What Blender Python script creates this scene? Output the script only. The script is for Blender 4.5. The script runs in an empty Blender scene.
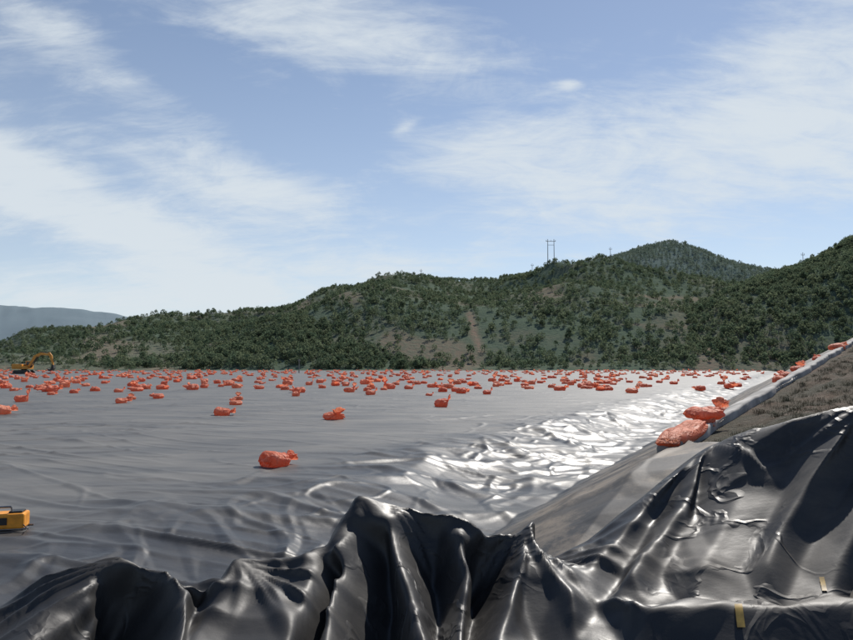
import bpy, bmesh, math, random
import numpy as np
from mathutils import Vector, Matrix
from mathutils.bvhtree import BVHTree
from mathutils.geometry import delaunay_2d_cdt
random.seed(4); rng=np.random.default_rng(7)
sc=bpy.context.scene
F=700.0; HOR=366.0; CAMH=1.6
PITCH=math.atan((HOR-320)/F); cp,sp=math.cos(PITCH),math.sin(PITCH)
def P(px,py,d):
    X=px-426.5; U=320-py
    v=np.array([X, F*cp-U*sp, F*sp+U*cp]); v=v*(d/v[1])
    return (v[0],v[1],v[2]+CAMH)
def G(px,py,z=0.0):
    X=px-426.5; U=320-py
    v=np.array([X, F*cp-U*sp, F*sp+U*cp]); k=(z-CAMH)/v[2]
    return (v[0]*k,v[1]*k,z)
# ---------------------------------------------------------------- noise
def _h(i,j,seed):
    n=(i.astype(np.int64)*374761393+j.astype(np.int64)*668265263+seed*1274126177)&0x7fffffff
    n=((n^(n>>13))*1274126177)&0x7fffffff
    return (n^(n>>16))&0xffff
def pn(x,y,seed=0):
    x=np.asarray(x,float); y=np.asarray(y,float)
    xi=np.floor(x); yi=np.floor(y); fx=x-xi; fy=y-yi
    u=fx*fx*fx*(fx*(fx*6-15)+10); v=fy*fy*fy*(fy*(fy*6-15)+10)
    def g(i,j,dx,dy):
        a=_h(i,j,seed)/65536.0*2*np.pi
        return np.cos(a)*dx+np.sin(a)*dy
    a=g(xi,yi,fx,fy); b=g(xi+1,yi,fx-1,fy); c=g(xi,yi+1,fx,fy-1); d=g(xi+1,yi+1,fx-1,fy-1)
    return ((a+(b-a)*u)+((c+(d-c)*u)-(a+(b-a)*u))*v)*1.5
def fbm(x,y,o=4,seed=0):
    r=0;a=1
    for k in range(o):
        r=r+a*pn(x*2**k,y*2**k,seed+k*17); a*=0.5
    return r
def ss(a,b,x):
    t=np.clip((x-a)/(b-a),0,1); return t*t*(3-2*t)
def rdg(n,k,r=0.006): # crease along the zero line of a noise field
    t=np.abs(n)*k
    return np.clip(1-np.sqrt(t*t+r),0,1)
# ---------------------------------------------------------------- terrain
DX,DY=0.459,0.888
def st(x,y):
    ax=x-1.0; ay=y-9.0
    return ax*DY-ay*DX, ax*DX+ay*DY
def crest(t): return 2.1+0.158*np.clip(t,-6,30)
def base(x,y):
    x=np.asarray(x,float); y=np.asarray(y,float)
    s,t=st(x,y); c=crest(t)
    z=-0.35*ss(-3.2,-0.3,s)
    fade=1-ss(45,90,t)
    r=0.55*np.clip(s-0.15,0,None)
    r=np.where(s>c,0.55*(c-0.15)+0.2*np.clip(s-c,0,6),r)
    r=np.where(s>0,r,0)
    z=z+r*fade
    sub=0.6*(1-ss(4.2,7.5,y))*(1-ss(1.6,3.2,x))*ss(-0.3,0.8,s)
    return np.maximum(z-sub,-0.36)
def wrinkle(x,y):
    s,t=st(x,y); r=np.hypot(x,y)
    wx=0.8*pn(x*0.2,y*0.2,5)
    q=y*0.93+x*0.30+wx
    w=0.03*fbm(x*0.18,y*0.25,2,1)
    gate=0.10+0.90*ss(-.1,.4,pn(x*.2,y*.2,77)); gate2=ss(-.15,.35,pn(x*.25+5,y*.25,78))
    fr=1-ss(60,130,r)
    w+=0.024*rdg(pn(x*0.14,q*0.7,11),7,.010)*gate
    w+=0.015*rdg(pn(x*0.20+4,q*1.2+x*0.2,12),7,.010)*fr
    q2=y*0.8-x*0.45+wx
    w+=0.024*rdg(pn(x*0.3+9,q2*0.6,13),10,.008)*fr*gate
    q3=y*0.35+x*0.9
    w+=0.014*rdg(pn(q3*.7,(y-.4*x)*.35,17),12,.006)*fr*gate2
    w+=0.008*rdg(pn(x*0.5+2,q*1.9-x*.3,15),7,.010)*(1-ss(35,80,r))*gate2
    w+=0.003*rdg(pn(x*0.7,q*3.0,14),4,.02)*(1-ss(20,40,r))
    m=np.exp(-((s+1.5)/1.9)**2)
    wt=0.5*pn(s*.5,t*.4,9); b=t+wt+0.35*s
    w+=m*0.070*rdg(pn(s*0.22,b*0.45,21),4.2,.010)
    w+=m*0.055*rdg(pn(s*0.3+7,b*.7-s*.6,22),6,.008)
    c2=t*.7-s*.7+wt
    w+=m*0.045*rdg(pn((s+t)*0.22+3,c2*0.6,23),7,.006)
    w+=m*0.028*rdg(pn(s*0.5-t*.25,t*.5+s*.5,26),9,.005)
    w+=m*0.010*rdg(pn(s*0.6,b*1.7,24),4,.02)*(1-ss(25,50,r))
    w+=m*0.016*rdg(pn(s*0.9+t*.4,t*.9-s,25),8,.006)*(1-ss(25,50,r))
    k=ss(0.2,1.2,s); w=w*(1-0.75*k)
    w+=k*0.03*rdg(pn(s*0.4+2,t*1.0,31),4,.02)+k*0.02*rdg(pn(s*0.8+5,t*.5-s*.3,32),7,.01)
    return w
# ---------------------------------------------------------------- loose foreground sheet: crest and valley lines (px,py,depth)
BACKX=[];BACKY=[]
for px,d in [(-80,4.2),(0,4.35),(105,4.5),(192,4.4),(250,4.7),(332,4.8),(380,5.3),(506,5.1),(515,5.35),(560,5.4),(600,5.8),(690,6.05),(780,5.75),(853,5.55),(960,5.35)]:
    BACKX.append(P(px,500,d)[0]); BACKY.append(d)
def yback(x): return np.interp(x,BACKX,BACKY)
def W3(l): return np.array([P(*p) for p in l])
def resam(A,n):
    s=np.concatenate([[0],np.cumsum(np.linalg.norm(np.diff(A,axis=0),axis=1))]); q=np.linspace(0,s[-1],n)
    return np.stack([np.interp(q,s,A[:,i]) for i in range(3)],1)
TOP=W3([(-330,660,4.1),(-180,655,4.1),(-60,640,4.15),(0,606,4.25),(50,574,4.35),(105,549,4.45),(150,556,4.4),(192,597,4.25),(225,572,4.5),(250,556,4.62),(300,551,4.72),(332,553,4.72),(354,528,4.95),(384,486,5.2),(400,500,5.22),(440,507,5.15),(478,530,5.1),(503,549,5.05),(515,511,5.25),(528,543,5.2),(548,560,5.25),(590,540,5.5),(640,498,5.75),(690,449,5.95),(720,433,5.85),(780,417,5.62),(853,400,5.42),(960,385,5.25),(1150,375,5.1)])
R={}
R['A1']=W3([(105,549,4.45),(88,580,4.2),(40,620,3.9),(-10,680,3.5)])
R['A2']=W3([(150,556,4.4),(178,590,4.12),(176,625,3.85),(150,690,3.45)])
R['B1']=W3([(250,556,4.62),(222,590,4.3),(196,622,4.0),(160,700,3.45)])
R['B2']=W3([(332,553,4.72),(318,590,4.35),(296,625,4.0),(262,700,3.45)])
R['C1']=W3([(384,486,5.2),(356,535,4.85),(338,590,4.35),(318,640,3.9),(300,700,3.5)])
R['C2']=W3([(384,486,5.2),(394,530,4.9),(408,585,4.45),(414,640,3.95),(430,710,3.5)])
R['C3']=W3([(440,507,5.15),(462,560,4.75),(456,620,4.2),(462,710,3.5)])
R['D1']=W3([(515,511,5.25),(520,550,4.95),(506,590,4.55),(488,640,4.05),(480,710,3.5)])
R['E']=W3([(515,511,5.25),(530,552,5.0),(572,588,4.5),(640,604,4.25),(740,607,4.15),(850,603,4.15),(960,600,4.15),(1150,600,4.15)])
R['F0']=W3([(690,449,5.95),(640,512,5.45),(598,560,4.95),(572,588,4.5)])
R['F1']=W3([(698,444,5.93),(684,492,5.45),(652,545,4.95),(618,592,4.42)])
R['F2']=W3([(740,428,5.8),(738,490,5.3),(712,545,4.85),(690,596,4.35)])
R['F3']=W3([(853,400,5.42),(815,470,5.1),(780,530,4.8),(755,594,4.33)])
R['F4']=W3([(960,385,5.25),(890,470,4.9),(850,540,4.6),(830,594,4.3)])
def valley(a,b,depth,n=6,bias=.5,dmax=.5):
    A=resam(R[a],n);B=resam(R[b],n); M=A*(1-bias)+B*bias
    sep=np.linalg.norm(A[:,:2]-B[:,:2],axis=1); M[:,2]-=np.minimum(depth*sep,dmax); return M
LINES=[resam(TOP[i:i+2],3) for i in range(len(TOP)-1)]+[resam(v,7) for v in R.values()]
for a,b,dp,bi in (('A1','A2',1.3,.55),('A2','B1',.9,.5),('B1','B2',.06,.35),('B2','C1',.9,.35),('C1','C2',1.1,.65),('C2','C3',.8,.7),('C3','D1',1.0,.4),('F0','F1',.45,.5),('F1','F2',.26,.30),('F2','F3',.22,.6),('F3','F4',.26,.35)):
    LINES.append(valley(a,b,dp,bias=bi)[1:])
LINES.append(W3([(540,640,4.3),(560,690,3.9),(600,720,3.7)]))
LINES.append(W3([(575,640,4.2),(640,662,4.0),(740,668,3.92),(850,665,3.92),(960,662,3.92),(1150,662,3.92)]))
LINES.append(W3([(640,700,3.6),(740,705,3.6),(850,700,3.6),(1100,700,3.6)]))
LINES.append(W3([(605,594,4.52),(680,603,4.42),(760,604,4.36),(860,601,4.32),(1000,598,4.3)])-np.array([0,0,.05]))
bk=resam(TOP,46)+np.array([0,.42,0]); bk[:,2]=base(bk[:,0],bk[:,1])-.09; LINES.append(bk)
bk=resam(TOP,30)+np.array([0,1.1,0]); bk[:,2]=base(bk[:,0],bk[:,1])-.25; LINES.append(bk)
nr=np.array([(x,2.3,-.25+.12*math.sin(x*2.3)) for x in np.linspace(-4.4,5.2,22)]); LINES.append(nr)
cor=np.array([(-4.6,1.9,-.3),(5.4,1.9,-.2),(5.4,7.6,float(base(5.4,7.6))-.3),(-4.6,7.6,-.6)])
co=[];ed=[]
for L_ in LINES:
    o=len(co); co+= [tuple(p) for p in L_]; ed+=[(o+i,o+i+1) for i in range(len(L_)-1)]
co+=[tuple(c) for c in cor]
r_=delaunay_2d_cdt([Vector(c[:2]) for c in co],ed,[],0,1e-4,True)
vo=r_[0]; og=r_[3]; vz=[]
tree_co=np.array(co)
for i,v in enumerate(vo):
    if og[i]: vz.append(max(co[k][2] for k in og[i]))
    else:
        dd=np.hypot(tree_co[:,0]-v.x,tree_co[:,1]-v.y); k=np.argsort(dd)[:4]; w=1/(dd[k]+1e-3); vz.append(float((tree_co[k,2]*w).sum()/w.sum()))
hx=0.018
gx=np.arange(-4.0,4.8,hx); gy=np.arange(2.4,7.0,hx); X3,Y3=np.meshgrid(gx,gy)
H=np.full(X3.shape,-.35)
for t3 in r_[2]:
    for q in range(1,len(t3)-1):
        i0,i1,i2=t3[0],t3[q],t3[q+1]
        a,b,c=vo[i0],vo[i1],vo[i2]; den=(b.y-c.y)*(a.x-c.x)+(c.x-b.x)*(a.y-c.y)
        if abs(den)<1e-9: continue
        x0=max(0,int((min(a.x,b.x,c.x)-gx[0])/hx)); x1=int((max(a.x,b.x,c.x)-gx[0])/hx)+2; y0=max(0,int((min(a.y,b.y,c.y)-gy[0])/hx)); y1=int((max(a.y,b.y,c.y)-gy[0])/hx)+2
        xs=X3[y0:y1,x0:x1]; ys=Y3[y0:y1,x0:x1]
        if xs.size==0: continue
        l0=((b.y-c.y)*(xs-c.x)+(c.x-b.x)*(ys-c.y))/den; l1=((c.y-a.y)*(xs-c.x)+(a.x-c.x)*(ys-c.y))/den; l2=1-l0-l1
        m=(l0>=-1e-6)&(l1>=-1e-6)&(l2>=-1e-6)
        sub=H[y0:y1,x0:x1]; sub[m]=(l0*vz[i0]+l1*vz[i1]+l2*vz[i2])[m]
def blur1(a,n):
    for _ in range(n):
        p=np.pad(a,1,mode='edge'); a=a*.5+.125*(p[2:,1:-1]+p[:-2,1:-1]+p[1:-1,2:]+p[1:-1,:-2])
    return a
Hs=blur1(H,5); Hb=blur1(H,36)
mixm=ss(-.2,.5,pn(X3*1.4,Y3*1.4,33))*.35
H=Hs*(1-mixm)+np.minimum(Hs+.05,Hb)*mixm
fl=base(X3,Y3); up_=ss(0.0,0.2,H-fl)
PIN=[P(384,487,5.2),P(515,512,5.25),P(696,446,5.93),P(860,400,5.4),P(250,556,4.6),P(120,551,4.4)]
for i,c in enumerate(PIN):
    r=np.hypot(X3-c[0],Y3-c[1]); th=np.arctan2(Y3-c[1],X3-c[0])
    H=H+up_*0.11*r*np.exp(-(r/0.8)**2)*(rdg(pn(th*2.2+3.1*i,r*.5+i,80+i),3.2,.008)-.3)
wa=X3+0.16*pn(X3,Y3,41); wb=Y3+0.16*pn(X3+9,Y3,42)
gt=ss(-.1,.4,pn(X3*.8,Y3*.8,66))
H=H+up_*(0.02*pn(X3*1.6,Y3*1.3,62)+0.018*rdg(pn(wa*.9+wb*.5,wb*.7,60),7,.005)*gt+0.016*rdg(pn(wa*.8-wb*.7,wb*.9+3,61),8,.005)*(1-gt)+0.008*rdg(pn(wa*2.1+wb*.7,wb*1.6+3,63),6,.01))
# ---------------------------------------------------------------- helpers
def link(o): sc.collection.objects.link(o); return o
def grid_mesh(name,V,mat,keep=None,smooth=True):
    ny,nx=V.shape[:2]
    idx=np.arange(nx*ny).reshape(ny,nx)
    f=np.stack([idx[:-1,:-1],idx[:-1,1:],idx[1:,1:],idx[1:,:-1]],-1)
    if keep is not None: f=f[keep]
    f=f.reshape(-1,4)
    me=bpy.data.meshes.new(name)
    me.vertices.add(nx*ny); me.vertices.foreach_set('co',V.reshape(-1).astype(np.float32))
    me.loops.add(len(f)*4); me.loops.foreach_set('vertex_index',f.reshape(-1).astype(np.int32))
    me.polygons.add(len(f)); me.polygons.foreach_set('loop_start',np.arange(0,len(f)*4,4,dtype=np.int32))
    me.polygons.foreach_set('loop_total',np.full(len(f),4,dtype=np.int32))
    me.update(calc_edges=True); me.validate()
    if smooth: me.polygons.foreach_set('use_smooth',np.ones(len(me.polygons),dtype=bool))
    me.materials.append(mat)
    return link(bpy.data.objects.new(name,me))
class NT:
    def __init__(s,nt): s.nt=nt; s.n=nt.nodes; s.l=nt.links
    def node(s,t,**k):
        n=s.n.new(t)
        for a,b in k.items(): setattr(n,a,b)
        return n
    def put(s,sock,v):
        if isinstance(v,bpy.types.NodeSocket): s.l.new(v,sock)
        else: sock.default_value=v
    def m(s,op,a,b=0.0,c=None,clamp=False):
        n=s.node('ShaderNodeMath',operation=op); n.use_clamp=clamp
        s.put(n.inputs[0],a); s.put(n.inputs[1],b)
        if c is not None: s.put(n.inputs[2],c)
        return n.outputs[0]
    def mix(s,f,a,b,t='RGBA',bl='MIX'):
        n=s.node('ShaderNodeMix',data_type='RGBA',blend_type=bl)
        s.put(n.inputs[0],f)
        for i,v in ((6,a),(7,b)):
            if isinstance(v,tuple) and len(v)==3: v=v+(1,)
            s.put(n.inputs[i],v)
        return n.outputs[2]
    def noise(s,vec,scale,detail=4,rough=0.55,dist=0.0):
        n=s.node('ShaderNodeTexNoise'); s.put(n.inputs['Vector'],vec)
        n.inputs['Scale'].default_value=scale; n.inputs['Detail'].default_value=detail
        n.inputs['Roughness'].default_value=rough; n.inputs['Distortion'].default_value=dist
        return n.outputs[0]
    def crease(s,v,w=0.06):
        return s.mr(s.m('ABSOLUTE',s.m('SUBTRACT',v,0.5)),0.0,w,1.0,0.0,False)
    def mr(s,v,a,b,c=0.0,d=1.0,smooth=True):
        n=s.node('ShaderNodeMapRange'); n.interpolation_type='SMOOTHSTEP' if smooth else 'LINEAR'
        s.put(n.inputs[0],v)
        for i,q in enumerate((a,b,c,d)): s.put(n.inputs[i+1],q)
        return n.outputs[0]
    def mapping(s,vec,scale=(1,1,1),rot=(0,0,0)):
        n=s.node('ShaderNodeMapping'); s.put(n.inputs[0],vec); n.inputs['Scale'].default_value=scale; n.inputs['Rotation'].default_value=rot
        return n.outputs[0]
    def bump(s,h,dist,strength=1.0,nrm=None):
        n=s.node('ShaderNodeBump'); n.inputs['Distance'].default_value=dist; n.inputs['Strength'].default_value=strength
        s.put(n.inputs['Height'],h)
        if nrm is not None: s.put(n.inputs['Normal'],nrm)
        return n.outputs[0]
def newmat(name):
    m=bpy.data.materials.new(name); m.use_nodes=True
    t=NT(m.node_tree); b=m.node_tree.nodes['Principled BSDF']
    return m,t,b
def simple(name,col,rough=0.6,metal=0.0,var=0.25,scale=6):
    m,t,b=newmat(name)
    tc=t.node('ShaderNodeTexCoord').outputs['Object']
    n=t.noise(tc,scale,5)
    f=t.mr(n,0.3,0.7,1-var,1+var,False)
    v=t.node('ShaderNodeVectorMath',operation='SCALE'); v.inputs[0].default_value=col[:3]; t.put(v.inputs['Scale'],f)
    t.put(b.inputs['Base Color'],v.outputs[0]); b.inputs['Roughness'].default_value=rough; b.inputs['Metallic'].default_value=metal
    return m
# ---------------------------------------------------------------- materials
def liner_mat(name,fine=True):
    m,t,b=newmat(name)
    pos=t.node('ShaderNodeNewGeometry').outputs['Position']
    d1=t.noise(t.mapping(pos,(.5,1.3,1),(0,0,.3)),0.6,8,0.68)
    dust=t.mr(d1,0.36,0.64,0.0,1.0)
    sx=t.node('ShaderNodeSeparateXYZ'); t.put(sx.inputs[0],pos)
    s=t.m('SUBTRACT',t.m('MULTIPLY',t.m('SUBTRACT',sx.outputs[0],1.0),DY),t.m('MULTIPLY',t.m('SUBTRACT',sx.outputs[1],9.0),DX))
    if fine:
        sh=t.mr(s,-5.0,-2.0,1.0,0.0)
        bank=t.mr(s,-0.2,1.0)
        d2=t.mr(t.noise(t.mapping(pos,(1,1,1),(0,0,1.1)),1.3,9,0.75),.44,.60)
        bd=t.m('MULTIPLY',t.m('MULTIPLY',bank,d2),.55)
        amt=t.m('ADD',bd,t.m('ADD',t.m('MULTIPLY',dust,t.m('ADD',.10,t.m('ADD',t.m('MULTIPLY',sh,.20),t.m('MULTIPLY',bank,.20)))),t.m('ADD',t.m('MULTIPLY',sh,0.24),.03)),clamp=True)
        r=t.m('ADD',t.m('ADD',.36,t.m('MULTIPLY',dust,.10)),t.m('ADD',t.m('MULTIPLY',sh,.14),t.m('MULTIPLY',bank,.22)))
        dc=t.mix(bank,(0.225,0.215,0.195),(0.23,0.185,0.135))
    else:
        amt=t.m('ADD',t.m('MULTIPLY',t.mr(d1,0.44,0.66),t.mr(s,1.0,2.5,.07,.30)),0.015,clamp=True)
        r=t.m('ADD',.41,t.m('MULTIPLY',dust,.12))
        r=t.m('ADD',r,t.m('MULTIPLY',amt,.5))
        dc=(0.225,0.195,0.16)
    col=t.mix(amt,(0.018,0.018,0.019),dc)
    t.put(b.inputs['Base Color'],col)
    t.put(b.inputs['Roughness'],r); b.inputs['IOR'].default_value=1.5
    h3=t.noise(t.mapping(pos,(1,1.8,1),(0,0,.3)),11,4,0.6)
    nb=t.bump(h3,0.004,0.5 if fine else .4)
    if not fine:
        h5=t.crease(t.noise(t.mapping(pos,(1,1,1),(0,0,.8)),2.4,3,.5,.6),.05)
        nb=t.bump(t.m('MULTIPLY',h5,t.mr(t.noise(pos,1.1,2),.42,.62)),.010,.8,nb)
    t.put(b.inputs['Normal'],nb)
    return m
M_liner=liner_mat('black_hdpe_liner')
M_fold=liner_mat('black_hdpe_loose',False)
def earth_mat():
    m,t,b=newmat('earth_and_dry_grass')
    pos=t.node('ShaderNodeNewGeometry').outputs['Position']
    a=t.noise(pos,0.6,8,0.6); c=t.noise(pos,6,8,0.7)
    col=t.mix(t.mr(a,0.35,0.65),(0.105,0.066,0.040),(0.050,0.048,0.026))
    col=t.mix(t.mr(c,0.5,0.8),col,(0.14,0.10,0.064))
    t.put(b.inputs['Base Color'],col); b.inputs['Roughness'].default_value=0.95
    t.put(b.inputs['Normal'],t.bump(c,0.12,1.0))
    return m
M_earth=earth_mat()
HAZE_COL=(0.20,0.255,0.29)  # bluish air haze, painted into hill and foliage base colours
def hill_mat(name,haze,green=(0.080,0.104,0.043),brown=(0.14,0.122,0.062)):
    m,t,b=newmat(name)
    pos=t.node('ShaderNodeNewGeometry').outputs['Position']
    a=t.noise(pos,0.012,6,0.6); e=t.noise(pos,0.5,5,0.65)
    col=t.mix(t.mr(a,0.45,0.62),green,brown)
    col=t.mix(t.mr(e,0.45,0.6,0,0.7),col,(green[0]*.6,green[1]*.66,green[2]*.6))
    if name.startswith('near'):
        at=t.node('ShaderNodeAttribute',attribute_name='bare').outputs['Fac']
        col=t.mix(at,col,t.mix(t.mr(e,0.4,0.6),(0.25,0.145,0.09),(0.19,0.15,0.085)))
    col=t.mix(haze,col,HAZE_COL)  # distance haze put into the hill colour
    t.put(b.inputs['Base Color'],col); b.inputs['Roughness'].default_value=1.0
    b.inputs['Specular IOR Level'].default_value=0.0
    t.put(b.inputs['Normal'],t.bump(e,1.0,0.8))
    return m
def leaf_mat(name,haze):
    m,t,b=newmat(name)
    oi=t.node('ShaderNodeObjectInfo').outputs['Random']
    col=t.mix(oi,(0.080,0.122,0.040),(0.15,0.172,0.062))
    col=t.mix(haze,col,HAZE_COL)  # foliage colour tinted to stand in for distance haze
    out=m.node_tree.nodes['Material Output']; t.n.remove(b)
    df=t.node('ShaderNodeBsdfDiffuse'); t.put(df.inputs[0],col)
    tr=t.node('ShaderNodeBsdfTranslucent'); t.put(tr.inputs[0],col)
    mx=t.node('ShaderNodeMixShader'); mx.inputs[0].default_value=0.45
    t.l.new(df.outputs[0],mx.inputs[1]); t.l.new(tr.outputs[0],mx.inputs[2]); t.l.new(mx.outputs[0],out.inputs[0])
    return m
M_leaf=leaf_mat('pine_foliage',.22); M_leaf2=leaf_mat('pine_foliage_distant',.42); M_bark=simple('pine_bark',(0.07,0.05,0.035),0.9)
def bag_mat():
    m,t,b=newmat('red_woven_bag')
    tc=t.node('ShaderNodeTexCoord').outputs['Object']
    oi=t.node('ShaderNodeObjectInfo').outputs['Random']
    col=t.mix(oi,(0.86,0.19,0.075),(0.90,0.31,0.16))
    n=t.noise(tc,7,4,0.6)
    col=t.mix(t.mr(n,0.45,0.72,0,0.5),col,(0.92,0.50,0.36))
    w=t.node('ShaderNodeTexWave'); t.put(w.inputs[0],tc); w.inputs['Scale'].default_value=22; w.inputs['Distortion'].default_value=1.5
    col=t.mix(t.mr(w.outputs[1],0.75,1.0,0,0.3),col,(0.90,0.66,0.58))
    t.put(b.inputs['Base Color'],col); b.inputs['Roughness'].default_value=0.6
    h=t.crease(t.noise(tc,6,3,0.6,0.8),.09); t.put(b.inputs['Normal'],t.bump(h,0.015,0.8))
    out=m.node_tree.nodes['Material Output']
    tr=t.node('ShaderNodeBsdfTranslucent'); t.put(tr.inputs[0],col)
    mx=t.node('ShaderNodeMixShader'); mx.inputs[0].default_value=0.45
    t.l.new(b.outputs[0],mx.inputs[1]); t.l.new(tr.outputs[0],mx.inputs[2]); t.l.new(mx.outputs[0],out.inputs[0])
    return m
M_bag=bag_mat()
# ---------------------------------------------------------------- ground sheet
rr=np.concatenate([[0.01],np.geomspace(0.6,4500,520)]); th=np.radians(np.linspace(-180,180,1081))
Rg,T=np.meshgrid(rr,th,indexing='ij'); X=Rg*np.sin(T); Y=Rg*np.cos(T)
def earth_z(X,Y):
    s_,t_=st(X,Y); offb=ss(0.1,0.6,s_-crest(t_)); R=np.hypot(X,Y)
    return base(X,Y)-0.06+offb*(0.12*fbm(X*0.8,Y*0.8,5,3)+0.05*pn(X*4,Y*4,4))*(1-ss(60,200,R))
Z=earth_z(X,Y)
Z-=0.45*(1-ss(-0.5,-0.1,Y-yback(X)))*ss(0.2,2.0,Y)*(1-ss(3.6,4.6,np.abs(X)))
s_,t_=st(X,Y); Z-=0.2*(1-ss(-.9,.1,t_))*ss(-8,-6,t_)*(s_>0)
grid_mesh('ground',np.stack([X,Y,Z],-1),M_earth)
# ---------------------------------------------------------------- liner sheet
rr=np.geomspace(3.0,262,1150); th=np.radians(np.linspace(-56,48,820))
Rg,T=np.meshgrid(rr,th,indexing='ij'); X=Rg*np.sin(T); Y=Rg*np.cos(T)
Z=base(X,Y)+wrinkle(X,Y)
Z-=0.40*(1-ss(-0.75,-0.35,Y-yback(X)))
s_,t_=st(X,Y)
edge=crest(t_)+0.10+0.05*pn(X,Y,6)+2.5*ss(0.0,-1.6,t_)
kc=(s_<edge)
keep=kc[:-1,:-1]&kc[1:,1:]
grid_mesh('geomembrane_liner',np.stack([X,Y,Z],-1),M_liner,keep)
def surf(x,y):
    return float(base(np.array([x]),np.array([y]))[0]+wrinkle(np.array([x]),np.array([y]))[0])
def boxb(a,k):
    for _ in range(3):
        for ax in (0,1):
            c=np.cumsum(np.pad(a,[(k+1,k) if i==ax else (0,0) for i in (0,1)],mode='edge'),axis=ax)
            a=(np.take(c,np.arange(2*k+1,c.shape[ax]),ax)-np.take(c,np.arange(0,c.shape[ax]-2*k-1),ax))/(2*k+1)
    return a
res=H-boxb(H,8)
lx=np.tanh(2.0*pn(X3*.6+5,Y3*.4,95))*0.9
Pm=np.stack([X3+lx*res*up_,Y3-.35*np.clip(res,0,1)*up_,H],-1)
topy=np.interp(X3,TOP[:,0],TOP[:,1]); kk=(Y3<topy+.62); kk=kk[:-1,:-1]
fo=grid_mesh('loose_geomembrane_sheet',Pm,M_fold,kk)
bvh=BVHTree.FromPolygons([tuple(v) for v in Pm.reshape(-1,3)],[tuple(p.vertices) for p in fo.data.polygons])
# ---------------------------------------------------------------- hills
def prof(pts,dy):
    a=np.array([(p[0]-426.5)/F for p in pts]); e=np.array([P(p[0],p[1]+dy,1.0)[2]-CAMH for p in pts]); return a,e
class Hill:
    def __init__(s,pts,d0,D,seed,rel,dy=0): s.a,s.e=prof(pts,dy); s.d0=d0;s.D=D;s.seed=seed;s.rel=rel
    def z(s,a,y):
        x=a*y
        e=(np.interp(a,s.a,s.e)*2+np.interp(a-.012,s.a,s.e)+np.interp(a+.012,s.a,s.e))/4
        zc=e*s.D+CAMH
        u=(y-s.d0)/(s.D-s.d0)
        sh=np.where(u<1,np.sin(np.clip(u,0,1)*np.pi/2)**0.95,1-0.5*np.clip(u-1,0,2)**1.3)
        n=fbm(x/(0.16*s.D),y/(0.22*s.D),4,s.seed)
        g=1-np.abs(pn(x/(0.11*s.D)+.3*n,y/(0.5*s.D),s.seed+5))*2
        z=zc*sh+ s.rel*(0.8*n+0.6*g-0.6)*np.clip(np.sin(np.clip(u,0,1)**1.3*np.pi),0,1)+0.0015*s.D*fbm(a*40,y/s.D*4,3,s.seed+9)*np.clip(u,0,1)
        return np.where(zc<=1.0,-1.0,z)
def build_hill(name,h,mat,a0,a1,na,nu,ext=1.8,bare=None):
    a=np.linspace(a0,a1,na); y=np.linspace(h.d0,h.d0+(h.D-h.d0)*ext,nu)
    A,Yg=np.meshgrid(a,y); Z=h.z(A,Yg)
    o=grid_mesh(name,np.stack([A*Yg,Yg,Z],-1),mat)
    if bare is not None:
        at=o.data.attributes.new('bare','FLOAT','POINT'); at.data.foreach_set('value',bare(A,Yg,Z).reshape(-1).astype(np.float32))
    return o
H_far=Hill([(-700,318),(-200,318),(-60,300),(0,307),(30,309),(60,309),(100,314),(140,320),(200,328),(300,345),(340,372),(2000,372)],1800,3000,1,10)
H_cone=Hill([(-500,372),(480,372),(540,292),(590,268),(615,259),(640,250),(660,246),(680,246),(700,251),(730,261),(765,270),(830,282),(1000,300),(1500,330)],1000,1700,2,10,3)
H_main=Hill([(-900,330),(-200,338),(0,346),(25,334),(60,327),(130,322),(190,319),(240,316),(280,306),(330,290),(370,284),(430,279),(480,277),(530,272),(560,268),(600,268),(650,273),(700,279),(740,283),(790,282),(900,270),(1300,260),(1700,280)],262,620,3,11,4)
H_right=Hill([(-900,372),(560,372),(600,366),(650,335),(700,300),(735,284),(765,272),(800,262),(825,252),(853,237),(900,220),(1100,200),(1700,230)],258,430,4,6,8)
H_spur=Hill([(-900,372),(60,372),(105,368),(150,350),(200,334),(255,318),(300,313),(340,318),(385,334),(430,352),(465,368),(500,372),(2000,372)],256,380,5,4,5)
H_low=Hill([(-900,340),(-200,345),(0,352),(40,352),(90,357),(130,360),(250,362),(400,361),(520,356),(620,350),(700,345),(900,345),(1500,345)],252,300,6,1.5,2)
def scr(A,Y,Z):
    return 426.5+A*F, HOR-(Z-CAMH)/Y*F
def bare_main(A,Y,Z):
    px,py=scr(A,Y,Z); w=6*pn(A*60,Y/20,50)
    m=np.exp(-((px-474-(py-330)*0.25-w*0.4)/4.0)**2)*ss(308,315,py)*(1-ss(350,362,py))
    m=np.maximum(m,0.55*ss(0.3,0.7,pn(A*14+3,Y/60,51)+0.65*np.exp(-((px-405)/50)**2-((py-345)/18)**2)+0.4*np.exp(-((px-90)/60)**2)))
    for k,yy in enumerate((298,306,327)):
        m=np.maximum(m,0.7*np.exp(-((py-yy-(px-680)*0.05+w*.3)/1.6)**2)*ss(600,640,px)*(1-ss(750,790,px)))
    return m
def bare_z(A,Y,Z): return 0.2*ss(0.3,0.7,pn(A*14+3,Y/60,51))
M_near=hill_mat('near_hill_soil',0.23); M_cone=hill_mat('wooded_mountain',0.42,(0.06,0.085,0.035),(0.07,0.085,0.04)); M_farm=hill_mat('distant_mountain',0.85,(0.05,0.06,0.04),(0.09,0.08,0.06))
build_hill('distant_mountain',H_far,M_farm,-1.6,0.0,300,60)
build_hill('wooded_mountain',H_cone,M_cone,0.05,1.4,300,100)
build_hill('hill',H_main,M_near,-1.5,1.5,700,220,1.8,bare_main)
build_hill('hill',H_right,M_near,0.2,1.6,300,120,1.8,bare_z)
build_hill('hill',H_spur,M_near,-0.6,0.2,300,120,1.8,bare_z)
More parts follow.
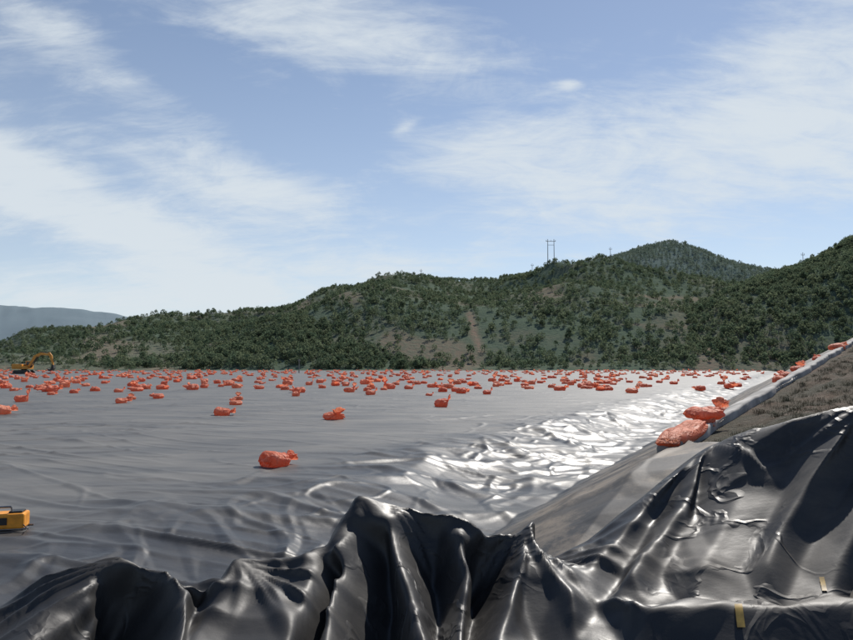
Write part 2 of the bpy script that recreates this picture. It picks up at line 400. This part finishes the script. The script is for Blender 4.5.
build_hill('hill',H_low,M_near,-1.5,1.5,500,60,1.8,bare_main)
# trees ---------------------------------------------------------
def make_tree(i,leaf,nq=80):
    bm=bmesh.new(); r=random.Random(100+i)
    bmesh.ops.create_cone(bm,segments=5,radius1=.035,radius2=.012,depth=.6,cap_ends=False,matrix=Matrix.Translation((0,0,.3)))
    for f in bm.faces: f.material_index=1
    wid=r.uniform(.30,.46)
    lob=[(r.uniform(-.14,.14),r.uniform(-.14,.14),r.uniform(.3,.85)) for _ in range(7)]
    for k in range(nq):
        c=r.choice(lob); zz=min(1,max(.12,c[2]+r.gauss(0,.10)))
        rad=wid*(1-((zz-.42)/.62)**2 if zz>.42 else .55+.45*(zz/.42))
        rad=max(.03,rad); a=r.uniform(0,6.283); q=rad*math.sqrt(r.uniform(.15,1))
        p=Vector((c[0]*.6+q*math.cos(a),c[1]*.6+q*math.sin(a),zz))
        s=r.uniform(.05,.115)
        n=Vector((r.gauss(0,1),r.gauss(0,1),r.gauss(.6,1))).normalized(); u=n.orthogonal().normalized(); v=n.cross(u)
        vs=[bm.verts.new(p+u*s*math.cos(b)+v*s*math.sin(b)*.8) for b in (0.3,1.9,3.3,4.9)]
        bm.faces.new(vs)
    me=bpy.data.meshes.new('pine'); bm.to_mesh(me); bm.free(); me.materials.append(leaf); me.materials.append(M_bark)
    return bpy.data.objects.new('pine_variant',me)
tc=bpy.data.collections.new('pine_sources'); tc2=bpy.data.collections.new('pine_sources_distant')
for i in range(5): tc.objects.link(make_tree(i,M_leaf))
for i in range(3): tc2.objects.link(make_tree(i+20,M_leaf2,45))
def scatter(name,pts,sc_,mode_coll):
    me=bpy.data.meshes.new(name); me.from_pydata([tuple(p) for p in pts],[],[]); 
    a=me.attributes.new('sc','FLOAT','POINT'); a.data.foreach_set('value',np.array(sc_,dtype=np.float32))
    o=link(bpy.data.objects.new(name,me))
    ng=bpy.data.node_groups.new(name,'GeometryNodeTree'); ng.interface.new_socket('Geometry',in_out='INPUT',socket_type='NodeSocketGeometry'); ng.interface.new_socket('Geometry',in_out='OUTPUT',socket_type='NodeSocketGeometry')
    N=ng.nodes; L=ng.links
    gi=N.new('NodeGroupInput'); go=N.new('NodeGroupOutput'); ci=N.new('GeometryNodeCollectionInfo'); ci.inputs[0].default_value=mode_coll
    ci.inputs['Separate Children'].default_value=True; ci.inputs['Reset Children'].default_value=True
    ip=N.new('GeometryNodeInstanceOnPoints'); ip.inputs['Pick Instance'].default_value=True
    rv=N.new('FunctionNodeRandomValue'); rv.data_type='FLOAT_VECTOR'; rv.inputs[0].default_value=(-.08,-.08,0); rv.inputs[1].default_value=(.08,.08,6.28)
    na=N.new('GeometryNodeInputNamedAttribute'); na.data_type='FLOAT'; na.inputs[0].default_value='sc'
    L.new(gi.outputs[0],ip.inputs['Points']); L.new(ci.outputs[0],ip.inputs['Instance']); L.new(rv.outputs[0],ip.inputs['Rotation']); L.new(na.outputs[0],ip.inputs['Scale']); L.new(ip.outputs[0],go.inputs[0])
    md=o.modifiers.new('inst','NODES'); md.node_group=ng
    return o
pts=[];scl=[]
def scat_hill(h,n,a0,a1,bf,y1,smin,smax,dn,thr):
    y=np.sqrt(rng.uniform(h.d0**2,y1**2,n)); a=rng.uniform(a0,a1,n); z=h.z(a,y)
    den=ss(thr-.35,thr+.35,fbm(a*y/45,y/45,3,dn)); b=bf(a,y,z)
    k=(rng.random(n)<(0.35+0.65*den))&(rng.random(n)>b*1.2)&(z>0.3)
    for q in np.nonzero(k)[0]:
        pts.append((a[q]*y[q],y[q],z[q]-.3)); scl.append(rng.uniform(smin,smax)*(1.0+0.3*(rng.random()<.1)))
scat_hill(H_main,17500,-.75,.75,bare_main,630,2.2,4.2,60,-.12)
scat_hill(H_right,6000,.2,.8,bare_z,436,2.2,4.2,61,-.25)
scat_hill(H_spur,5000,-.5,.1,bare_z,386,2.2,4.2,62,-.25)
scat_hill(H_low,2200,-.8,.8,bare_main,300,1.5,3.2,63,0.)
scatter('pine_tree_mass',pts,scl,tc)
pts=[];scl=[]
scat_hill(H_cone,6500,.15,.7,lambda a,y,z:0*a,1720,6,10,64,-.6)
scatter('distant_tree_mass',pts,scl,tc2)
def make_tuft(i):
    bm=bmesh.new(); r=random.Random(i)
    for k in range(40):
        a=r.uniform(0,6.28); l=r.uniform(.4,1.0); w=.012; b=Vector((r.gauss(0,.30),r.gauss(0,.30),0)); d=Vector((math.cos(a),math.sin(a),0)); sd=Vector((-d.y,d.x,0))
        p1=b+d*l*.2+Vector((0,0,l*.45)); p2=b+d*l*.6+Vector((0,0,l*.6))
        v=[bm.verts.new(q) for q in (b-sd*w,b+sd*w,p1+sd*w*.8,p1-sd*w*.8,p2)]
        bm.faces.new(v[:4]); bm.faces.new((v[3],v[2],v[4]))
    me=bpy.data.meshes.new('tuft'); bm.to_mesh(me); bm.free(); me.materials.append(M_grass); return bpy.data.objects.new('tuft',me)
m,t,b=newmat('dry_grass'); oi=t.node('ShaderNodeObjectInfo').outputs['Random']
t.put(b.inputs['Base Color'],t.mix(oi,(0.13,0.10,0.055),(0.05,0.058,0.025))); b.inputs['Roughness'].default_value=.8; M_grass=m
gc=bpy.data.collections.new('tuft_sources')
for i in range(4): gc.objects.link(make_tuft(i))
n=26000
y=rng.uniform(5.0,26,n); x=rng.uniform(2.5,20,n); s1,t1=st(x,y)
k=(s1>crest(t1)+.35+2.4*ss(0.0,-1.6,t1))&(s1<crest(t1)+7)&(pn(x*.9,y*.9,70)>rng.uniform(-.3,.7,n))&(y>yback(x)+.05)
z=earth_z(x,y)
pts=[(x[i],y[i],z[i]-.01) for i in np.nonzero(k)[0]]; scl=list(rng.uniform(.05,.18,len(pts)))
scatter('dry_grass',pts,scl,gc)
# ---------------------------------------------------------------- sandbags
def bag_mesh(seed,L=0.8,lift=0.1,neck=.76):
    r=np.random.default_rng(seed); nu,nv=60,64
    u=np.linspace(0,1,nu)[:,None]; ph=np.linspace(0,2*np.pi,nv,endpoint=False)[None,:]
    un=neck
    body=np.clip(1-np.abs((u/un)*2-.92)**3.0,0.0,1)**.5
    fat=r.uniform(.8,1.1)
    wid=0.30*np.maximum(body,0.2); hei=0.14*fat*np.maximum(body,0.14)
    fl=ss(un,1.0,u); wid=np.where(u>un,0.06+0.14*fl**.8,np.maximum(wid,.06)); hei=np.where(u>un,0.04+0.02*fl,np.maximum(hei,.025))
    wid=np.where(u<.06,np.maximum(wid,.21),wid); hei=np.where(u<.03,0.012,hei)
    c=np.cos(ph); s_=np.sin(ph); e=.8
    cx=np.sign(c)*np.abs(c)**e; sx_=np.sign(s_)*np.abs(s_)**e
    nearneck=np.exp(-((u-un)/.24)**2)
    rad=1+0.13*nearneck*np.cos(9*ph+r.uniform(0,6))+0.2*fl*np.cos(5*ph+r.uniform(0,6))
    Yv=wid*cx*rad; Zv=hei*sx_*rad; Xv=(u-.45)*L+0*ph
    o=r.uniform(0,50)
    n=fbm(Xv*3+o,Yv*3+np.sin(ph)*.6,2,seed); Zv=Zv+0.035*n*np.maximum(body,.2); Yv=Yv*(1+0.16*pn(Xv*3+o,np.cos(ph)*.8,seed+2)); 
    cre=(1-np.abs(pn(Xv*3.5+o,ph*.8+Xv*2,seed+3))*4); Zv-=0.012*np.clip(cre,0,1)
    Xv=Xv+0.02*pn(Yv*5,Zv*5+o,seed+4)
    Zv=Zv+0.11+ lift*ss(un-.2,1,u)+0.02*fl*np.sin(ph*3+o)-0.04*np.exp(-((u-.4)/.15)**2)*r.uniform(0,1)
    Xv=Xv-lift*.6*ss(un-.1,1,u)
    Yv=Yv+0.18*r.uniform(-1,1)*ss(.4,1,u)
    Zv=np.maximum(Zv,0.004+0.006*np.abs(n))
    V=np.stack([Xv,Yv,Zv],-1).reshape(-1,3)
    faces=[(i*nv+j,i*nv+(j+1)%nv,(i+1)*nv+(j+1)%nv,(i+1)*nv+j) for i in range(nu-1) for j in range(nv)]
    faces.append(tuple(range(nv-1,-1,-1)))
    me=bpy.data.meshes.new('sandbag'); me.from_pydata([tuple(v) for v in V],[],faces); me.polygons.foreach_set('use_smooth',[True]*len(me.polygons)); me.materials.append(M_bag); me.update(); return me
BM=[bag_mesh(i,L=random.uniform(.66,.82),lift=random.choice([.05,.12,.2,.28])) for i in range(9)]
BM.append(bag_mesh(33,L=.85,lift=.02,neck=.9))
def bag(x,y,size=1.0,rot=None,k=None,z=None,tilt=(0,0),sc3=None):
    o=bpy.data.objects.new('sandbag',random.choice(BM[:9]) if k is None else BM[k]); link(o)
    if z is None: z=max(surf(x,y),surf(x+.15,y),surf(x-.15,y))-.02
    o.location=(x,y,z); o.rotation_euler=(tilt[0],tilt[1],random.uniform(0,6.28) if rot is None else rot)
    o.scale=sc3 if sc3 else (size,size,size*random.uniform(.9,1.4))
    return o
near=[(277,466,.70,.9),(335,419,1.0,-.9),(224,415,.85,.2),(235,405,.8,2.5),(443,407,1.0,.1),(123,403,.95,.5),(131,399,.7,2.),(23,402,.9,.1),(157,398,.85,2.9),(192,390,.9,1.6),(3,414,.9,1.),
(46,386,.9,0),(75,393,.8,1),(95,391,.9,2),(633,393,1.2,.2),(606,388,1.1,1.2),(372,395,.9,.3),(367,391,.8,1.9),(443,392,.9,1.6),(462,393,1.0,.8),(478,389,.9,1.5),(488,394,.9,.1),(410,389,1,.4),(396,385,1,1),(285,390,.9,1.6),(297,396,.8,0),(310,385,1,.3),(508,382,1,0),(525,386,1,1),(541,383,1.1,.1),(578,381,1,.2),(722,384,1,.5),(237,388,1,1.2),(222,387,.9,.3),(695,378,1,1),(105,384,1,.2),(135,384,1,1),(62,380,1,0),(180,381,1,.5),(345,384,.9,1.2),(355,390,.7,0),(424,384,1,1.3),(452,386,.7,.4),(120,392,.9,.6),(165,385,1,.2),(238,400,.7,1.9),(600,384,1,.9),(614,385,1,.1),
(15,391,.9,.3),(30,388,.8,1.5),(52,395,.7,.7),(86,386,.9,2.2),(145,388,.9,.4),(205,384,.9,1.1),(262,384,.8,.5),(322,388,.8,2),(335,382,1,.4),(384,390,.7,1.2),(430,396,.6,.2),(500,386,.9,1.9),(552,388,.8,.6),(565,384,.9,1.6),(590,389,.8,.3),(640,386,.9,1.3),(660,383,1,.2),(272,381,1,.2),(4,384,1,.9),(25,382,1,.1)]
for px,py,s0,rt in near:
    g=G(px,py,0.0); bag(g[0],g[1],s0*1.05,rt)
for j in range(48):
    y=46+ (j**1.28)*1.5
    if y>253: break
    step=4.0+0.018*y
    xw=.66*y
    x=-xw+random.uniform(0,step)
    while x<xw:
        s1,t1=st(x,y)
        if s1<-2 and random.random()<.68:
            xx=x+random.gauss(0,1.5); yy=y+random.gauss(0,2.2)
            bag(xx,yy,random.uniform(.9,1.4))
            if random.random()<.15: bag(xx+.5,yy+.2,random.uniform(.7,1.0))
        x+=step
def along(t,off=0.0,dz=0.0):
    c=2.1+0.158*t+off; x=1+DX*t+DY*c; y=9+DY*t-DX*c; return x,y,float(base(np.array([x]),np.array([y]))[0])+dz
# ---------------------------------------------------------------- pale edge strip on the crest
M_strip=simple('pale_concrete_edging',(0.33,0.315,0.295),0.85,0,.45,2.2)
bm=bmesh.new(); prev=None
ts=np.linspace(-.3,28,260)
for i,tv in enumerate(ts):
    wob=.05*float(fbm(np.array([tv*.5]),np.array([.5]),3,90)[0]); hh=.03*float(fbm(np.array([tv*.9]),np.array([3.5]),3,91)[0]); ww=1+.2*float(pn(np.array([tv*1.1]),np.array([8.5]),92)[0])
    pr=[]
    for off,dz in ((-.12,-.10),(-.135,.02),(-.12,.045),(-.04,.052),(.05,.058),(.11,.05),(.125,.02),(.13,-.12)):
        x,y,z=along(tv,off*ww+wob); x0,y0,z0=along(tv,0); pr.append(bm.verts.new((x,y,z0+dz+hh+off*.3)))
    if prev:
        for a in range(7): bm.faces.new((prev[a],prev[a+1],pr[a+1],pr[a]))
    else: bm.faces.new(pr[::-1])
    prev=pr
bm.faces.new(prev); bmesh.ops.recalc_face_normals(bm,faces=bm.faces)
for f in bm.faces: f.smooth=True
me=bpy.data.meshes.new('edging'); bm.to_mesh(me); bm.free(); me.materials.append(M_strip); link(bpy.data.objects.new('edging_strip',me))
ang=math.atan2(.888-.158*.459,.459+.158*.888)
x,y,z=along(.30,-.02); bag(x,y,rot=ang,k=9,z=z+.0,sc3=(1.75,.60,.75),tilt=(0,-.09))
x,y,z=along(1.25,.0); bag(x,y,rot=.25,k=3,z=z+.09,sc3=(.85,.75,.7),tilt=(0,-.06))
for tv,off,s0 in ((3.4,-.32,.6),(7.9,-.3,.65),(8.8,-.3,.7),(10.2,-.28,.7),(11.0,-.3,.6),(13.2,-.25,.6),(15.9,-.05,1.0),):
    x,y,z=along(tv,off); bag(x,y,rot=ang+random.uniform(-.4,.4),z=z+.02,sc3=(s0,s0*.7,s0*.85),tilt=(0,-.12))
# ---------------------------------------------------------------- yellow tape ties on the roll
M_tape=simple('yellow_tape',(0.38,0.24,0.05),0.5,0,.5,14)
def tape(px,py0,py1,wpx):
    rows=[]
    c=Vector((0,0,CAMH))
    for a in np.linspace(0,1,12):
        row=[]
        for b_ in (-.5,-.17,.17,.5):
            q=Vector(P(px+b_*wpx+3*a,py0+(py1-py0)*a,4.0)); d=(q-c).normalized()
            h=bvh.ray_cast(c,d)
            if h[0] is None: return
            n=h[1] if h[1].dot(d)<0 else -h[1]
            row.append(h[0]+n*.010)
        rows.append(row)
    bm=bmesh.new(); V=[[bm.verts.new(v) for v in r] for r in rows]
    for i in range(11):
        for j in range(3): bm.faces.new((V[i][j],V[i][j+1],V[i+1][j+1],V[i+1][j]))
    me=bpy.data.meshes.new('tape'); bm.to_mesh(me); bm.free(); me.materials.append(M_tape); me.polygons.foreach_set('use_smooth',[True]*len(me.polygons)); link(bpy.data.objects.new('yellow_tape',me))
tape(738,605,628,8); tape(822,578,592,5)
# ---------------------------------------------------------------- excavator
def box(bm,c,s,mi=0,rot=None,bev=.05,taper=None):
    r=bmesh.ops.create_cube(bm,size=1); vs=r['verts']
    M=Matrix.Translation(c)@(rot if rot else Matrix())@Matrix.Diagonal((*s,1))
    bmesh.ops.transform(bm,matrix=M,verts=vs)
    fs=list({f for v in vs for f in v.link_faces}); es=list({e for v in vs for e in v.link_edges})
    for f in fs: f.material_index=mi
    if bev: 
        r=bmesh.ops.bevel(bm,geom=es,offset=bev,segments=2,affect='EDGES',profile=.5)
        for f in r['faces']: f.material_index=mi
def extr(bm,pts,y0,y1,mi=0):
    a=[bm.verts.new((p[0],y0,p[1])) for p in pts]; b=[bm.verts.new((p[0],y1,p[1])) for p in pts]; n=len(pts)
    fs=[bm.faces.new(a),bm.faces.new(b[::-1])]+[bm.faces.new((a[i],b[i],b[(i+1)%n],a[(i+1)%n])) for i in range(n)]
    for f in fs: f.material_index=mi
def fin(bm,name,mats,parent=None):
    bmesh.ops.recalc_face_normals(bm,faces=bm.faces)
    me=bpy.data.meshes.new(name); bm.to_mesh(me); bm.free()
    for q in mats: me.materials.append(q)
    o=link(bpy.data.objects.new(name,me)); o.parent=parent; return o
M_yel=simple('excavator_paint',(0.62,0.26,0.03),.45); M_dark=simple('dark_steel',(0.035,0.033,0.03),.6); M_glass=simple('cab_glass',(0.03,0.04,0.05),.1,0,.1)
ex=link(bpy.data.objects.new('excavator',None))
bm=bmesh.new()
for sy in (-1.1,1.1):
    n=20; pp=[]
    for i in range(n):
        a=2*math.pi*i/n; pp.append((math.copysign(1.4,math.cos(a))+.42*math.cos(a),.42+.42*math.sin(a)))
    extr(bm,pp,sy-.28,sy+.28,0)
    for xx in np.linspace(-1.5,1.5,7): bmesh.ops.create_cone(bm,segments=12,radius1=.2,radius2=.2,depth=.66,cap_ends=True,matrix=Matrix.Translation((xx,sy,.35))@Matrix.Rotation(math.pi/2,4,'X'))
box(bm,(0,0,.6),(1.8,1.8,.5)); bmesh.ops.create_cone(bm,segments=20,radius1=.6,radius2=.6,depth=.35,cap_ends=True,matrix=Matrix.Translation((0,0,.95)))
fin(bm,'undercarriage',[M_dark],ex)
bm=bmesh.new(); box(bm,(-.3,0,1.2),(3.6,2.5,.25)); box(bm,(-1.0,-.1,1.75),(2.0,2.3,.9),bev=.12); box(bm,(-1.95,0,1.7),(.6,2.5,1.0),bev=.2); box(bm,(.5,-.85,1.5),(1.2,.7,.5))
fin(bm,'engine_house',[M_yel],ex)
bm=bmesh.new(); extr(bm,[(.1,1.32),(1.5,1.32),(1.55,1.9),(1.25,2.85),(.15,2.9)],.35,1.2,0); 
extr(bm,[(.25,1.95),(1.38,1.95),(1.15,2.7),(.3,2.72)],1.17,1.215,1); extr(bm,[(.25,1.95),(1.38,1.95),(1.15,2.7),(.3,2.72)],.335,.38,1); fin(bm,'cab',[M_yel,M_glass],ex)
bm=bmesh.new()
extr(bm,[(.7,1.4),(1.1,1.35),(2.5,3.6),(3.6,4.25),(5.6,4.1),(5.65,4.4),(3.5,4.85),(2.1,4.15)],-.25,.2); fin(bm,'boom',[M_yel],ex)
bm=bmesh.new(); extr(bm,[(5.0,4.75),(5.45,4.85),(5.95,4.2),(6.4,2.0),(6.15,1.95),(5.4,3.9)],-.2,.15); fin(bm,'stick',[M_yel],ex)
bm=bmesh.new(); extr(bm,[(6.1,2.1),(6.5,2.0),(6.6,1.2),(6.2,.7),(5.5,.65),(5.2,.95),(5.25,1.2),(5.7,1.0),(6.0,1.3)],-.55,.5)
for j in range(5): box(bm,(5.12,-.45+j*.22,1.12),(.28,.08,.1),bev=0)
fin(bm,'bucket',[M_dark],ex)
def rod(bm,a,b_,r,mi=0):
    a=Vector(a);b_=Vector(b_);d=b_-a; bmesh.ops.create_cone(bm,segments=10,radius1=r,radius2=r,depth=d.length,cap_ends=True,matrix=Matrix.Translation((a+b_)/2)@d.to_track_quat('Z','Y').to_matrix().to_4x4())
bm=bmesh.new(); rod(bm,(1.4,.3,1.4),(2.9,.3,3.9),.09); rod(bm,(1.4,-.35,1.4),(2.9,-.35,3.9),.09); rod(bm,(3.3,0,4.9),(5.1,0,4.85),.09); rod(bm,(5.8,0,4.1),(6.45,0,2.5),.07); fin(bm,'hydraulic_cylinders',[M_dark],ex)
ex.location=(-82,143,0.02); ex.rotation_euler=(0,0,.1); ex.scale=(.9,)*3
# ---------------------------------------------------------------- welding machine at the left edge
M_or=simple('orange_machine_paint',(0.70,0.27,0.02),.5,0,.3,12); M_blk=simple('black_rubber',(0.02,0.02,0.02),.5); M_gry=simple('grey_metal',(0.3,0.3,0.3),.35,.8)
g=G(10,527,0.02); wm=link(bpy.data.objects.new('liner_welding_machine',None))
bm=bmesh.new(); box(bm,(0,0,.085),(.30,.20,.15),0,bev=.02); box(bm,(-.05,-.102,.09),(.10,.008,.07),1,bev=.003); box(bm,(.06,0,.168),(.12,.12,.02),1,bev=.006)
fin(bm,'body',[M_or,M_blk],wm)
bm=bmesh.new(); rod(bm,(-.1,-.05,.15),(-.09,-.05,.22),.008); rod(bm,(-.09,-.05,.22),(.02,-.05,.22),.011); rod(bm,(.02,-.05,.22),(.03,-.05,.15),.008)
for yy in (-.085,.085): rod(bm,(-.17,yy,.012),(.19,yy,.012),.011)
fin(bm,'handle_and_skids',[M_gry],wm)
wm.location=(g[0],g[1],surf(g[0],g[1])+.015); wm.rotation_euler=(0,0,.25)
cu=bpy.data.curves.new('power_cable','CURVE'); cu.dimensions='3D'; cu.bevel_depth=.005; s0=cu.splines.new('NURBS'); cp_=[]
for i in range(14):
    a=i/13; x=g[0]+.1+.25*math.sin(a*5)-.9*a*a; y=g[1]-.12-.25*a+.1*math.cos(a*9); cp_.append((x,y,surf(x,y)+(.03 if i else .10),1))
s0.points.add(13)
for q,c in zip(s0.points,cp_): q.co=c
s0.use_endpoint_u=True; s0.order_u=4
cu.materials.append(M_blk); link(bpy.data.objects.new('power_cable',cu))
# ---------------------------------------------------------------- utility poles
M_pole=simple('weathered_pole',(0.20,0.19,0.18),.8)
def pole(px,h=14,double=False,hl=H_main):
    aa=(px-426.5)/F; ys=np.linspace(hl.D*.8,hl.D*1.15,60); zs=hl.z(np.full(60,aa),ys); i=int(np.argmax((zs-CAMH)/ys)); y=float(ys[i]); z=float(zs[i]); bm=bmesh.new()
    xs=(-2.4,2.4) if double else (0,); rr_=1 if double else .7
    for x in xs: bmesh.ops.create_cone(bm,segments=8,radius1=.3*rr_,radius2=.2*rr_,depth=h+1,cap_ends=True,matrix=Matrix.Translation((x,0,h/2-.5)))
    w=7.5 if double else 2.2
    box(bm,(0,0,h-1.6),(w,.3*rr_,.3*rr_),bev=0); 
    if double: box(bm,(0,.02,h-4.5),(5,.2,.25),bev=0)
    for x in np.linspace(-w/2+.2,w/2-.2,3): bmesh.ops.create_cone(bm,segments=6,radius1=.16*rr_,radius2=.12*rr_,depth=.9,cap_ends=True,matrix=Matrix.Translation((x,0,h-1.0)))
    o=fin(bm,'utility_pole',[M_pole]); o.location=(aa*y,y,z)
pole(552,18,True); pole(533,8); pole(612,9); pole(421,7); pole(806,8,False,H_right)
g=G(299,373,0); bm=bmesh.new(); 
bmesh.ops.create_cone(bm,segments=8,radius1=.12,radius2=.09,depth=3.2,cap_ends=True,matrix=Matrix.Translation((0,0,1.6))); box(bm,(0,0,2.9),(.5,.08,.35),bev=0.01)
o=fin(bm,'marker_post',[M_pole]); o.location=(g[0],g[1],0)
# ---------------------------------------------------------------- light, sky
SAZ,SEL=math.radians(27),math.radians(46)
d=Vector((math.sin(SAZ)*math.cos(SEL),math.cos(SAZ)*math.cos(SEL),math.sin(SEL)))
sl=bpy.data.lights.new('sun','SUN'); sl.energy=4.7; sl.angle=math.radians(.6); sl.color=(1,.95,.88); so=link(bpy.data.objects.new('sun',sl)); so.rotation_euler=d.to_track_quat('Z','Y').to_euler()
w=bpy.data.worlds.new('World'); sc.world=w; w.use_nodes=True; t=NT(w.node_tree); t.n.clear()
sky=t.node('ShaderNodeTexSky',sky_type='NISHITA'); sky.sun_disc=False; sky.sun_elevation=SEL; sky.sun_rotation=SAZ; sky.altitude=1500; sky.air_density=1.0; sky.dust_density=.4; sky.ozone_density=1.4
bg=t.node('ShaderNodeBackground'); bg.inputs[1].default_value=.105; t.l.new(sky.outputs[0],bg.inputs[0])
tcw=t.node('ShaderNodeTexCoord').outputs['Generated']; sx=t.node('ShaderNodeSeparateXYZ'); t.l.new(tcw,sx.inputs[0]); x_,y_,z_=sx.outputs
az=t.m('ARCTAN2',x_,y_); el=t.m('ARCSINE',z_)
zz=t.m('ADD',t.m('MAXIMUM',z_,0.0),.30)
cb=t.node('ShaderNodeCombineXYZ'); t.l.new(t.m('DIVIDE',x_,zz),cb.inputs[0]); t.l.new(t.m('DIVIDE',y_,zz),cb.inputs[1])
pv=cb.outputs[0]
n1=t.noise(t.mapping(pv,(1.6,2.2,1),(0,0,.45)),1.9,11,.64,.6)
n2=t.noise(t.mapping(pv,(1.6,4.5,1),(0,0,.6)),3.2,9,.66,.7)
nn=t.m('ADD',t.m('MULTIPLY',n1,.6),t.m('MULTIPLY',n2,.4))
blobs=[(70,205,170,32,-20,1.1),(245,185,105,38,-14,.95),(330,20,210,42,-6,1.0),(60,35,120,22,-22,.55),(490,150,120,60,8,.68),(690,165,190,70,14,.85),(130,300,230,24,0,.85),(350,268,160,28,0,.6),(850,20,90,60,0,.6),(572,78,14,6,0,.5),(405,122,12,5,20,.5),(-150,120,200,120,0,.6),(1050,150,200,120,0,.6)]
tot=None
def blob(px,py,wx,wy,rot,amp):
    a0=math.atan((px-426.5)/F); e0=math.atan((HOR-py)/F*math.cos(a0))
    dx=t.m('SUBTRACT',az,a0); dy=t.m('SUBTRACT',el,e0)
    r=math.radians(rot); c_,s_=math.cos(r),math.sin(r)
    u=t.m('ADD',t.m('MULTIPLY',dx,c_*F/wx),t.m('MULTIPLY',dy,s_*F/wx)); v=t.m('SUBTRACT',t.m('MULTIPLY',dy,c_*F/wy),t.m('MULTIPLY',dx,s_*F/wy))
    q=t.m('ADD',t.m('MULTIPLY',u,u),t.m('MULTIPLY',v,v)); return t.m('MULTIPLY',t.m('EXPONENT',t.m('MULTIPLY',q,-1.0)),amp)
for bb in blobs:
    q=blob(*bb); tot=q if tot is None else t.m('ADD',tot,q)
tot=t.m('MINIMUM',tot,1.15)
cl=t.mr(t.m('ADD',t.m('MULTIPLY',tot,.42),nn),.62,.98,0,.88)
hz=t.m('MULTIPLY',t.m('EXPONENT',t.m('MULTIPLY',t.m('MAXIMUM',el,0.0),-3.6)),.68)
fac=t.m('SUBTRACT',1.0,t.m('MULTIPLY',t.m('SUBTRACT',1.0,cl),t.m('SUBTRACT',1.0,hz)))
bc=t.node('ShaderNodeBackground'); bc.inputs[0].default_value=(.87,.945,1.0,1); bc.inputs[1].default_value=.82
mx=t.node('ShaderNodeMixShader'); t.l.new(fac,mx.inputs[0]); t.l.new(bg.outputs[0],mx.inputs[1]); t.l.new(bc.outputs[0],mx.inputs[2])
ow=t.node('ShaderNodeOutputWorld'); t.l.new(mx.outputs[0],ow.inputs[0])
sc.view_settings.view_transform='Standard'; sc.view_settings.look='None'; sc.view_settings.exposure=0
cam=bpy.data.cameras.new('camera'); co=link(bpy.data.objects.new('camera',cam)); cam.lens=36*F/853; cam.sensor_width=36; cam.clip_start=.05; cam.clip_end=9000
co.location=(0,0,CAMH); co.rotation_euler=(math.pi/2+PITCH,0,0); sc.camera=co
